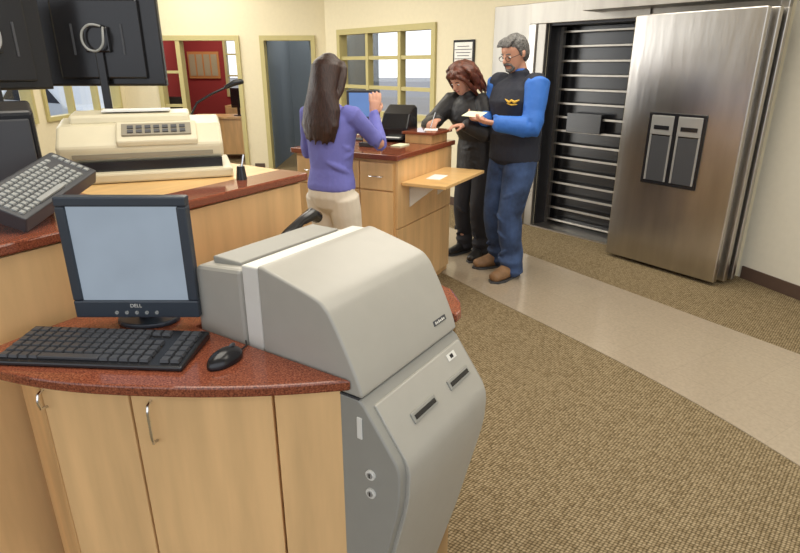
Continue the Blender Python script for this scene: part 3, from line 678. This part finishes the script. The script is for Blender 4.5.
# ------------------------------------------------------------------ people
def ik(S, Wt, l1, l2, pole):
    d = Wt-S; L = min(d.length, l1+l2-.002); n = d.normalized()
    a = (l1*l1-l2*l2+L*L)/(2*L); h = math.sqrt(max(0, l1*l1-a*a)); p = (pole-n*pole.dot(n)).normalized()
    return S+n*a+p*h, S+n*L
def hand(bm, Wp, d, palm, side, curl=.4, spread=.05, thumb=.5):
    Y = d.normalized(); Z = -(palm-Y*palm.dot(Y)).normalized(); X = Y.cross(Z)*side
    P = lambda x, y, z: Wp+X*x+Y*y+Z*z
    limb(bm, [P(0, -.015, 0), P(0, .02, 0), P(.002, .05, 0), P(0, .082, 0)], [(.026, .019), (.034, .017), (.041, .016), (.040, .013)], side=X, seg=12)
    for i, (x, L) in enumerate(((-.034, .062), (-.0115, .076), (.0115, .082), (.034, .073))):
        p = V((x, .078, 0)); a = curl*(.4+.1*(3-i)); pts = [P(*p)]; fan = (x/.034)*spread
        for fr_ in (.45, .31, .24):
            p = p+V((math.sin(fan)*math.cos(a), math.cos(a), -math.sin(a)))*(L*fr_); pts.append(P(*p)); a += curl
        limb(bm, pts, [.0105, .0098, .009, .0078], side=X, seg=8)
    limb(bm, [P(.018, .012, -.004), P(.043, .035, -.008), P(.058, .062, -.012-.02*thumb), P(.058, .086, -.018-.035*thumb)], [.015, .0125, .0105, .009], side=Z, seg=8)
def person(label, loc, face, k, lean, head_rot, wristR, wristL, handR, handL, feet, style):
    fx, fy = face; yaw = math.atan2(-fx, fy)
    MW = Matrix.Translation(V(loc)) @ Matrix.Rotation(yaw, 4, 'Z') @ Matrix.Diagonal((k, k, k, 1)); MI = MW.inverted()
    def Bd(p):
        p = V(p)
        if p.z <= .98: return p
        a = lean*min(1, (p.z-.98)/.30); q = p-V((0, 0, .98)); return V((0, 0, .98))+Matrix.Rotation(-a, 3, 'X') @ q
    hp = V((0, -.01, 1.53)); HR = Matrix.Rotation(head_rot[1], 3, 'Z') @ Matrix.Rotation(-head_rot[0], 3, 'X') @ Matrix.Rotation(head_rot[2], 3, 'Y')
    Hd = lambda p: Bd(hp+HR @ (V(p)-hp))
    fem = style['female']; sw = .168 if fem else .195
    rnd = random.Random(style.get('seed', 7))
    def vloft(bm, rings, f, seg=20, e=2.0):
        out = []
        for i, (z, rx, ry, yc) in enumerate(rings):
            c = f((0, yc, z)); X = (f((1e-3, yc, z))-c).normalized(); Y = (f((0, yc+1e-3, z))-c).normalized(); out.append((c, rx, ry, X, Y))
        loft(bm, out, seg, e)
    SH = {s: Bd((s*sw, 0, 1.415)) for s in (1, -1)}
    arms = {}
    for s, w, hd in ((1, wristR, handR), (-1, wristL, handL)):
        wl_ = MI @ V(w[0]); pole = (MI.to_3x3() @ V(w[1])) if len(w) > 1 else V((s*.5, -.4, -1))
        E, Wp = ik(SH[s], wl_, .29, .255, pole.normalized()); arms[s] = (SH[s], E, Wp)
    hips = {s: V((s*.088, 0, .90)) for s in (1, -1)}; legs = {}
    for s, ft in zip((1, -1), feet):
        an = V((ft[0], ft[1], .085)); kn, an2 = ik(hips[s], an, .42, .41, V((0, 1, 0))); legs[s] = (hips[s], kn, an, ft[2])
    bm = BM()
    tr = [(.86, .12, .09, 0), (.93, .155, .105, 0), (1.0, .14, .10, 0), (1.08, .125, .09, 0), (1.2, .14, .10, 0), (1.32, .155, .11, 0), (1.40, .14, .085, -.005), (1.45, .09, .065, -.01)]
    vloft(bm, tr, Bd)
    vloft(bm, [(1.42, .07, .06, -.012), (1.48, .055, .055, -.012), (1.53, .052, .055, -.008), (1.58, .050, .055, 0)], Hd, 14)
    vloft(bm, [(1.533, .024, .022, .062), (1.545, .040, .045, .047), (1.573, .054, .068, .026), (1.61, .064, .083, .014), (1.645, .071, .091, .006), (1.685, .075, .096, 0), (1.715, .067, .086, -.002), (1.735, .046, .06, -.004)], Hd, 22)
    limb(bm, [Hd((0, .094, 1.652)), Hd((0, .106, 1.63)), Hd((0, .114, 1.613))], [.008, .011, .015], side=Hd((1, 0, 1.6))-Hd((0, 0, 1.6)), seg=10)
    for s in (1, -1): ell(bm, Hd((s*.073, -.008, 1.632)), (.011, .018, .030))
    ell(bm, Hd((0, .088, 1.582)), (.022, .014, .010))
    for s in (1, -1):
        S, E, Wp = arms[s]; m1 = (S+E)/2; m2 = E*.65+Wp*.35
        limb(bm, [S+V((-s*.03, 0, .0)), S, m1, E, m2, Wp], [.05, .052, .043, .036, .036, .024], side=(0, 1, 0) if abs((E-S).normalized().y) < .85 else (1, 0, 0), seg=14)
        hd = handR if s == 1 else handL
        d = (MI.to_3x3() @ V(hd[0])).normalized(); pm = (MI.to_3x3() @ V(hd[1])).normalized()
        hand(bm, Wp, d, pm, s if hd[2] is None else hd[2], curl=hd[3])
        H, K, A, ta = legs[s]
        limb(bm, [H, (H+K)/2, K, K*.6+A*.4, A, V((A.x, A.y, .05))], [.085, .072, .052, .052, .035, .035], side=(1, 0, 0), seg=14)
        td = V((math.sin(ta), math.cos(ta), 0)); 
        limb(bm, [V((A.x, A.y, .045))-td*.05, V((A.x, A.y, .045))+td*.03, V((A.x, A.y, .035))+td*.12, V((A.x, A.y, .03))+td*.165], [(.03, .03), (.036, .032), (.04, .02), (.03, .015)], side=(td.y, -td.x, 0), seg=12)
    body = remesh('person', bm, 'skin', .0065, 2); body.matrix_basis = MW; tag(body, label, 'person')
    ch = lambda n, b_, m_, v_=.010, s_=4: remesh(n, b_, m_, v_, s_, body)
    bm = BM(); hem = style.get('hem', .07); g = style.get('leg', 1.0)
    vloft(bm, [(.83, .13*g, .10*g, 0), (.90, .168, .125, -.005), (.96, .165, .12, -.005), (1.03, .15, .112, 0)], Bd)
    for s in (1, -1):
        H, K, A, ta = legs[s]
        limb(bm, [H, H*.75+K*.25, (H+K)/2, K*.85+H*.15, K, K*.85+A*.15, K*.5+A*.5, V((A.x, A.y-.012, .20)), V((A.x, A.y+.006, .14)), V((A.x, A.y-.010, .105)), V((A.x, A.y-.005, .055))], [.098*g, .098*g, .090*g, .080*g, .072*g, .077*g, .071*g, hem*.88, hem*1.0, hem*.92, hem*1.04], side=(1, 0, 0), seg=18)
        for j in range(style.get('creases', 7)):
            f_ = rnd.uniform(.12, .97); c_ = H.lerp(K, f_*2) if f_ < .5 else K.lerp(A, f_*2-1); r_ = (.091-.022*f_)*g*.95; a0 = rnd.uniform(0, 6.28); pts = []
            for q_ in range(4): pts.append(c_+V((math.cos(a0+q_*.4)*r_, math.sin(a0+q_*.4)*r_, .020*q_*(1 if j % 2 else -1))))
            limb(bm, pts, [.006, .013, .013, .006], side=(0, 0, 1), seg=8)
    ch('trousers', bm, style['pants'], .008, 2)
    bs = style.get('boot', 1.0)
    for s in (1, -1):
        H, K, A, ta = legs[s]; td = V((math.sin(ta), math.cos(ta), 0)); sd = V((td.y, -td.x, 0)); c = V((A.x, A.y, 0))
        bm = BM(); limb(bm, [c-td*.075+V((0, 0, .050)), c-td*.03+V((0, 0, .058)), c+td*.05+V((0, 0, .056*bs)), c+td*.13+V((0, 0, .042*bs)), c+td*.20+V((0, 0, .036*bs))], [(.036*bs, .042), (.042*bs, .052), (.046*bs, .050*bs), (.050*bs, .038*bs), (.040*bs, .030*bs)], side=sd, seg=18)
        for v in bm.verts: v.co.z = max(v.co.z, .010)
        sh_ = ch('shoe', bm, style['shoe'], .008, 2)
        bm = BM(); pts = [c-td*.09, c-td*.08+sd*.038, c-td*.0+sd*.046, c+td*.13+sd*.055*bs, c+td*.20+sd*.040*bs, c+td*.232, c+td*.20-sd*.040*bs, c+td*.13-sd*.055*bs, c-sd*.046, c-td*.08-sd*.038]
        prism(bm, [(p.x, p.y) for p in pts], 0.002, .020); so = obj('sole', bm, 'dark2', sh_, bevel=.003)
    bm = BM(); t = style['torso']; hemz = t['hem']; q = t['bulk']
    rings = [(hemz, .162*q, .124*q, -.003), (hemz+.03, .160*q, .124*q, -.003), (1.0, .158*q, .12*q, 0), (1.08, (.140 if fem else .163)*q, (.108 if fem else .132)*q, .004), (1.2, .152*q, .118*q, .004), (1.31, .168*q, (.130 if fem else .130)*q, .008), (1.39, .162*q, .106*q, 0), (1.435, .125*q, .085*q, -.008), (1.465, .082, .074, -.012)]
    vloft(bm, rings, Bd, 26, 2.2)
    for i in range(t.get('folds', 5)):
        z = hemz+.04+rnd.random()*.36; a0 = rnd.uniform(0, 6.28); pts = []
        for j in range(5):
            a = a0+j*.28; zz = z+.018*j*(1 if i % 2 else -1); qq = q*.92
            pts.append(Bd((.155*qq*math.cos(a), .118*qq*math.sin(a), zz)))
        limb(bm, pts, [.010, .019, .023, .019, .010], side=(0, 0, 1), seg=8)
    def sleeve(bm, s, we, r):
        S, E, Wp = arms[s]; We = E.lerp(Wp, we)
        limb(bm, [S+V((-s*.05, 0, .01)), S, S.lerp(E, .35), S.lerp(E, .65), S.lerp(E, .85), E, E.lerp(We, .2), E.lerp(We, .5), E.lerp(We, .85), We],
             [.056*r, .066*r, .060*r, .054*r, .058*r, .056*r, .054*r, .047*r, .042*r, .040*r], side=(0, 1, 0) if abs((E-S).normalized().y) < .85 else (1, 0, 0), seg=16)
        for a_, b__, n_f in ((S, E, 7), (E, We, 6)):
            ax = (b__-a_).normalized(); X = ax.cross(V((.3, .2, 1))).normalized(); Y = ax.cross(X)
            for j in range(n_f):
                f_ = rnd.uniform(.15, .98); p = a_.lerp(b__, f_); rr = (.058-.014*f_ if a_ is S else .048-.008*f_)*r*.93; a0 = rnd.uniform(0, 6.28); pts = []
                for q_ in range(4): pts.append(p+X*math.cos(a0+q_*.5)*rr+Y*math.sin(a0+q_*.5)*rr+ax*.012*q_*(1 if j % 2 else -1))
                limb(bm, pts, [.005, .011, .011, .005], side=tuple(ax), seg=8)
    if t['sleeves'] == 'same':
        for s in (1, -1): sleeve(bm, s, style.get('sleeve_end', 1.0), t['sr'])
    else:
        for s in (1, -1):
            S = arms[s][0]; limb(bm, [S+V((-s*.06, 0, .005)), S+V((s*.010, 0, .0))], [.080, .086], side=(0, 1, 0), seg=16)
    if t.get('collar'): vloft(bm, [(1.45, .085, .080, -.010), (1.48, .078, .076, -.012), (1.505, .074, .073, -.012)], Bd, 20)
    top = ch(t['name'], bm, t['mat'], .008, 2)
    if t['sleeves'] != 'same':
        bm = BM()
        for s in (1, -1): sleeve(bm, s, .97, t['sr'])
        vloft(bm, [(1.36, .14, .09, 0), (1.44, .09, .07, -.008), (1.475, .066, .066, -.012), (1.515, .064, .066, -.008)], Bd, 18)
        vloft(bm, [(1.2, .12, .09, 0), (1.38, .14, .09, 0)], Bd, 18)
        ch('shirt', bm, t['sleeves'], .008, 2)
    for s in (1, -1):
        b_ = BM(); ell(b_, Hd((s*.030, .083, 1.640)), (.0125, .008, .007)); e1 = obj('eye', b_, 'eyew', body, smooth=True)
        b_ = BM(); ell(b_, Hd((s*.030, .090, 1.639)), (.0055, .003, .0055)); obj('iris', b_, 'iris', e1, smooth=True)
        b_ = BM(); limb(b_, [Hd((s*.014, .094, 1.661)), Hd((s*.030, .093, 1.666)), Hd((s*.046, .083, 1.661))], [.0035, .004, .003], side=(0, 0, 1), seg=6); obj('eyebrow', b_, style['hair'], body, smooth=True)
    b_ = BM(); limb(b_, [Hd((-.022, .090, 1.583)), Hd((0, .101, 1.584)), Hd((.022, .090, 1.583))], [.003, .006, .003], side=(0, 0, 1), seg=8); obj('mouth', b_, 'lips', body, smooth=True)
    bm = BM()
    if style['cut'] == 'long':
        vloft(bm, [(1.748, .05, .06, -.012), (1.728, .078, .090, -.014), (1.69, .092, .102, -.018), (1.64, .096, .094, -.032), (1.58, .102, .080, -.050), (1.53, .110, .064, -.070)], Hd, 22)
        vloft(bm, [(1.55, .105, .058, -.075), (1.46, .122, .045, -.100), (1.38, .126, .038, -.118), (1.31, .112, .030, -.130), (1.27, .08, .02, -.135)], Bd, 20)
        for i in range(20):
            a = math.pi*(1.0+i/19); ca, sa = math.cos(a), math.sin(a); jx, jz = rnd.uniform(-.012, .012), rnd.uniform(-.03, .02)
            pts = [Hd((ca*.045, -.012+sa*.055, 1.742)), Hd((ca*.084, -.018+sa*.088, 1.70)), Hd((ca*.096, -.030+sa*.084, 1.62)), Hd((ca*.106, -.055+sa*.066, 1.54)),
                   Bd((ca*.120+jx, -.085+sa*.050, 1.44)), Bd((ca*.122-jx, -.100+sa*.05, 1.35)), Bd((ca*.095+jx*2, -.110+sa*.04, 1.265+jz))]
            limb(bm, pts, [(.014, .010), (.018, .013), (.020, .014), (.021, .014), (.020, .014), (.017, .012), (.007, .006)], side=(-sa, ca, 0), seg=8)
        for s in (1, -1): limb(bm, [Hd((s*.03, .075, 1.725)), Hd((s*.07, .055, 1.69)), Hd((s*.088, .035, 1.63)), Hd((s*.095, .01, 1.56)), Hd((s*.100, -.03, 1.50)), Bd((s*.108, -.06, 1.40))], [.014, .020, .022, .022, .020, .014], seg=10)
        ch('hair', bm, style['hair'], .007, 4)
    elif style['cut'] == 'wavy':
        vloft(bm, [(1.75, .05, .06, -.010), (1.73, .078, .087, -.014), (1.69, .092, .098, -.022), (1.64, .098, .084, -.038), (1.58, .102, .072, -.05), (1.52, .10, .062, -.058)], Hd, 22)
        for i in range(44):
            a = math.pi*(.93+1.14*i/43); ca, sa = math.cos(a), math.sin(a); ph_ = rnd.uniform(0, 6.3); L_ = rnd.uniform(.24, .32); pts = []
            for j in range(8):
                f_ = j/7; rr = .05+.064*min(1, f_*3.2)+.010*math.sin(f_*9+ph_); z = 1.750-L_*f_**1.35
                pts.append(Hd((ca*rr*1.06+.008*math.sin(f_*11+ph_), -.016-.03*f_+sa*rr*.95, z)))
            limb(bm, pts, [.010, .012, .014, .016, .016, .015, .011, .005], side=(-sa, ca, 0), seg=8)
        for s in (1, -1):
            limb(bm, [Hd((s*.02, .080, 1.738)), Hd((s*.06, .078, 1.705)), Hd((s*.085, .050, 1.66)), Hd((s*.097, .035, 1.60)), Hd((s*.104, .02, 1.54)), Hd((s*.092, .0, 1.47))], [.013, .016, .018, .020, .020, .010], seg=10)
        for i in range(7): x = -.045+i*.015; limb(bm, [Hd((x, .055, 1.742)), Hd((x*1.05, .086, 1.722)), Hd((x*1.2+.004, .097-abs(x)*.25, 1.692))], [.011, .010, .006], seg=8)
        ch('hair', bm, style['hair'], .006, 2)
    else:
        vloft(bm, [(1.742, .05, .062, -.010), (1.724, .073, .088, -.008), (1.695, .081, .097, -.012), (1.655, .082, .086, -.030), (1.61, .075, .065, -.042), (1.575, .055, .045, -.05)], Hd, 22)
        for s in (1, -1): limb(bm, [Hd((s*.066, .03, 1.70)), Hd((s*.075, .018, 1.66)), Hd((s*.074, .014, 1.625))], [.014, .012, .008], seg=8)
        for i in range(9): x = -.05+i*.0125; limb(bm, [Hd((x, .02, 1.745)), Hd((x*1.1, .065, 1.738)), Hd((x*1.15+.01, .086, 1.712))], [.012, .012, .007], seg=8)
        ch('hair', bm, style['hair'], .006, 2)
        bm = BM(); limb(bm, [Hd((-.034, .078, 1.572)), Hd((-.032, .086, 1.588)), Hd((-.015, .103, 1.598)), Hd((0, .108, 1.600)), Hd((.015, .103, 1.598)), Hd((.032, .086, 1.588)), Hd((.034, .078, 1.572))], [.007, .008, .010, .009, .010, .008, .007], side=(0, 0, 1), seg=8)
        limb(bm, [Hd((-.040, .070, 1.565)), Hd((-.022, .082, 1.550)), Hd((0, .088, 1.546)), Hd((.022, .082, 1.550)), Hd((.040, .070, 1.565))], [.010, .014, .016, .014, .010], side=(0, 0, 1), seg=10)
        ch('beard', bm, style['hair'], .004, 2)
        b_ = BM(); Rl = Matrix.Rotation(-lean, 4, 'X') @ HR.to_4x4()
        for s in (1, -1):
            torus(b_, Hd((s*.032, .104, 1.636)), .022, .0018, Rl, sx=1.05, sy=.8)
            limb(b_, [Hd((s*.055, .102, 1.640)), Hd((s*.074, .05, 1.640)), Hd((s*.078, -.01, 1.640))], .0018, side=(0, 0, 1), seg=6)
        limb(b_, [Hd((-.010, .106, 1.640)), Hd((.010, .106, 1.640))], .002, side=(0, 0, 1), seg=6)
        obj('eyeglasses', b_, 'darksteel', body, smooth=True)
    return body, MW, Bd, arms

DN = (0, 0, -1)
w1, _, _, _ = person('person in periwinkle top and cream trousers, long dark hair, hand raised',
    (-.42, 3.50, 0), (.48, .87), .94, .03, (.05, -.30, 0),
    ((-.165, 3.74, 1.31), (.5, -.3, -1)), ((-.44, 3.86, 1.18), (-.4, 0, -1)),
    ((.10, .25, 1), (-.3, .9, .0), None, .25), ((.3, .9, .1), (0, 0, -1), None, .3),
    [(.10, .0, .15), (-.10, .02, -.1)],
    dict(female=True, pants='khaki', shoe='shoeb', hem=.075, leg=1.06, hair='hair1', cut='long', seed=3, torso=dict(name='sweater', mat='purple', hem=.95, bulk=1.02, sleeves='same', sr=.92, folds=7)))
w2, _, _, _ = person('person with auburn hair in black jacket leaning over counter writing',
    (.655, 4.92, 0), (-.66, -.75), .955, .38, (.26, -.10, .05),
    ((.30, 4.63, 1.20), (-.8, .3, -.8)), ((.50, 4.52, 1.17), (.9, -.1, -1)),
    ((-.5, -.75, -.15), DN, None, .6), ((-.8, -.1, -.05), DN, None, .45),
    [(.10, .0, .2), (-.10, .03, -.15)],
    dict(female=True, pants='blackp', shoe='shoeb', hem=.08, leg=1.0, hair='hair2', cut='wavy', seed=5, torso=dict(name='jacket', mat='blackc', hem=.80, bulk=1.20, sleeves='same', sr=1.35, collar=True, folds=10)))
mn, MMW, MB, MARM = person('person with gray hair, glasses, navy vest and jeans reading a slip',
    (.88, 4.48, 0), (-.84, -.54), 1.034, .03, (.35, .02, 0),
    ((.64, 4.50, 1.22), (.1, .6, -1)), ((.68, 4.22, 1.21), (.7, -.3, -1)),
    ((-.95, -.25, .12), (.2, -.5, .8), None, .45), ((-.95, .25, .12), (0, .3, .9), None, .45),
    [(.12, -.02, .25), (-.13, .08, -.15)],
    dict(female=False, pants='jeans', shoe='shoe', boot=1.18, creases=14, hem=.092, leg=1.2, hair='hair3', cut='short', seed=9, torso=dict(name='vest', mat='navy', hem=.89, bulk=1.28, sleeves='blue', sr=1.38, collar=True, folds=10)))
b = BM()
c = V((-.115, .168, 1.31)); 
limb(b, [c+V((-.045, -.030, .012)), c+V((-.02, -.010, -.004)), c+V((.0, .0, .008)), c+V((.02, .006, -.006)), c+V((.05, .014, .016))], [.004, .011, .008, .011, .003], side=(0, 0, 1), flat=.5, seg=8)
limb(b, [c+V((-.035, -.022, -.018)), c+V((.0, -.002, -.022)), c+V((.035, .008, -.014))], [.003, .006, .003], side=(0, 0, 1), flat=.5, seg=8)
obj('chest_emblem', b, 'gold', mn, smooth=True, label='gold embroidered emblem')
b = BM(); box(b, -.09, .09, -.045, .045, 0, .0015, Matrix.Rotation(.35, 4, 'X'))
o = obj('bank_slip', b, 'ypaper'); place(o, (.545, 4.355, 1.262), math.radians(-50)); tag(o, 'pale green paper slip held in hands', 'paper')
pe = BM(); cyl(pe, (.235, 4.525, 1.150), (.27, 4.54, 1.26), .0045, seg=10); tag(obj('pen', pe, 'chrome'), 'slim silver pen held over a deposit slip', 'pen')

# ------------------------------------------------------------------ lighting
w = bpy.data.worlds.new('world'); SC.world = w; w.use_nodes = True
bg = w.node_tree.nodes['Background']; bg.inputs[0].default_value = (.90, .94, 1, 1); bg.inputs[1].default_value = 1.6
def area(loc, size, e, col=(1, .94, .83), rot=(0, 0, 0), sy=None):
    l = bpy.data.lights.new('ceiling_and_window_light', 'AREA'); l.energy = e; l.size = size; l.color = col
    if sy: l.shape = 'RECTANGLE'; l.size_y = sy
    o = bpy.data.objects.new('ceiling_and_window_light', l); COL.objects.link(o); o.location = loc; o.rotation_euler = rot
area((-.5, 1.6, 2.95), 1.6, 38); area((.9, 4.0, 2.95), 1.8, 50); area((-1.6, 6.0, 2.95), 2.0, 70); area((-3.0, 8.3, 2.95), 1.5, 42)
area((1.8, 1.5, 2.95), 1.6, 34)
area((-3.2, 11.0, 2.9), 1.2, 40); area((-1.4, 10.6, 2.9), .9, 22); area((.6, 9.5, 2.9), 1.2, 30)
area((-4.15, 5.5, 1.8), 4.5, 100, (.97, .97, .95), (0, math.radians(-90), 0), 1.4)  # added area lamp just inside the left windows, strengthening their daylight
SC.view_settings.view_transform = 'Standard'
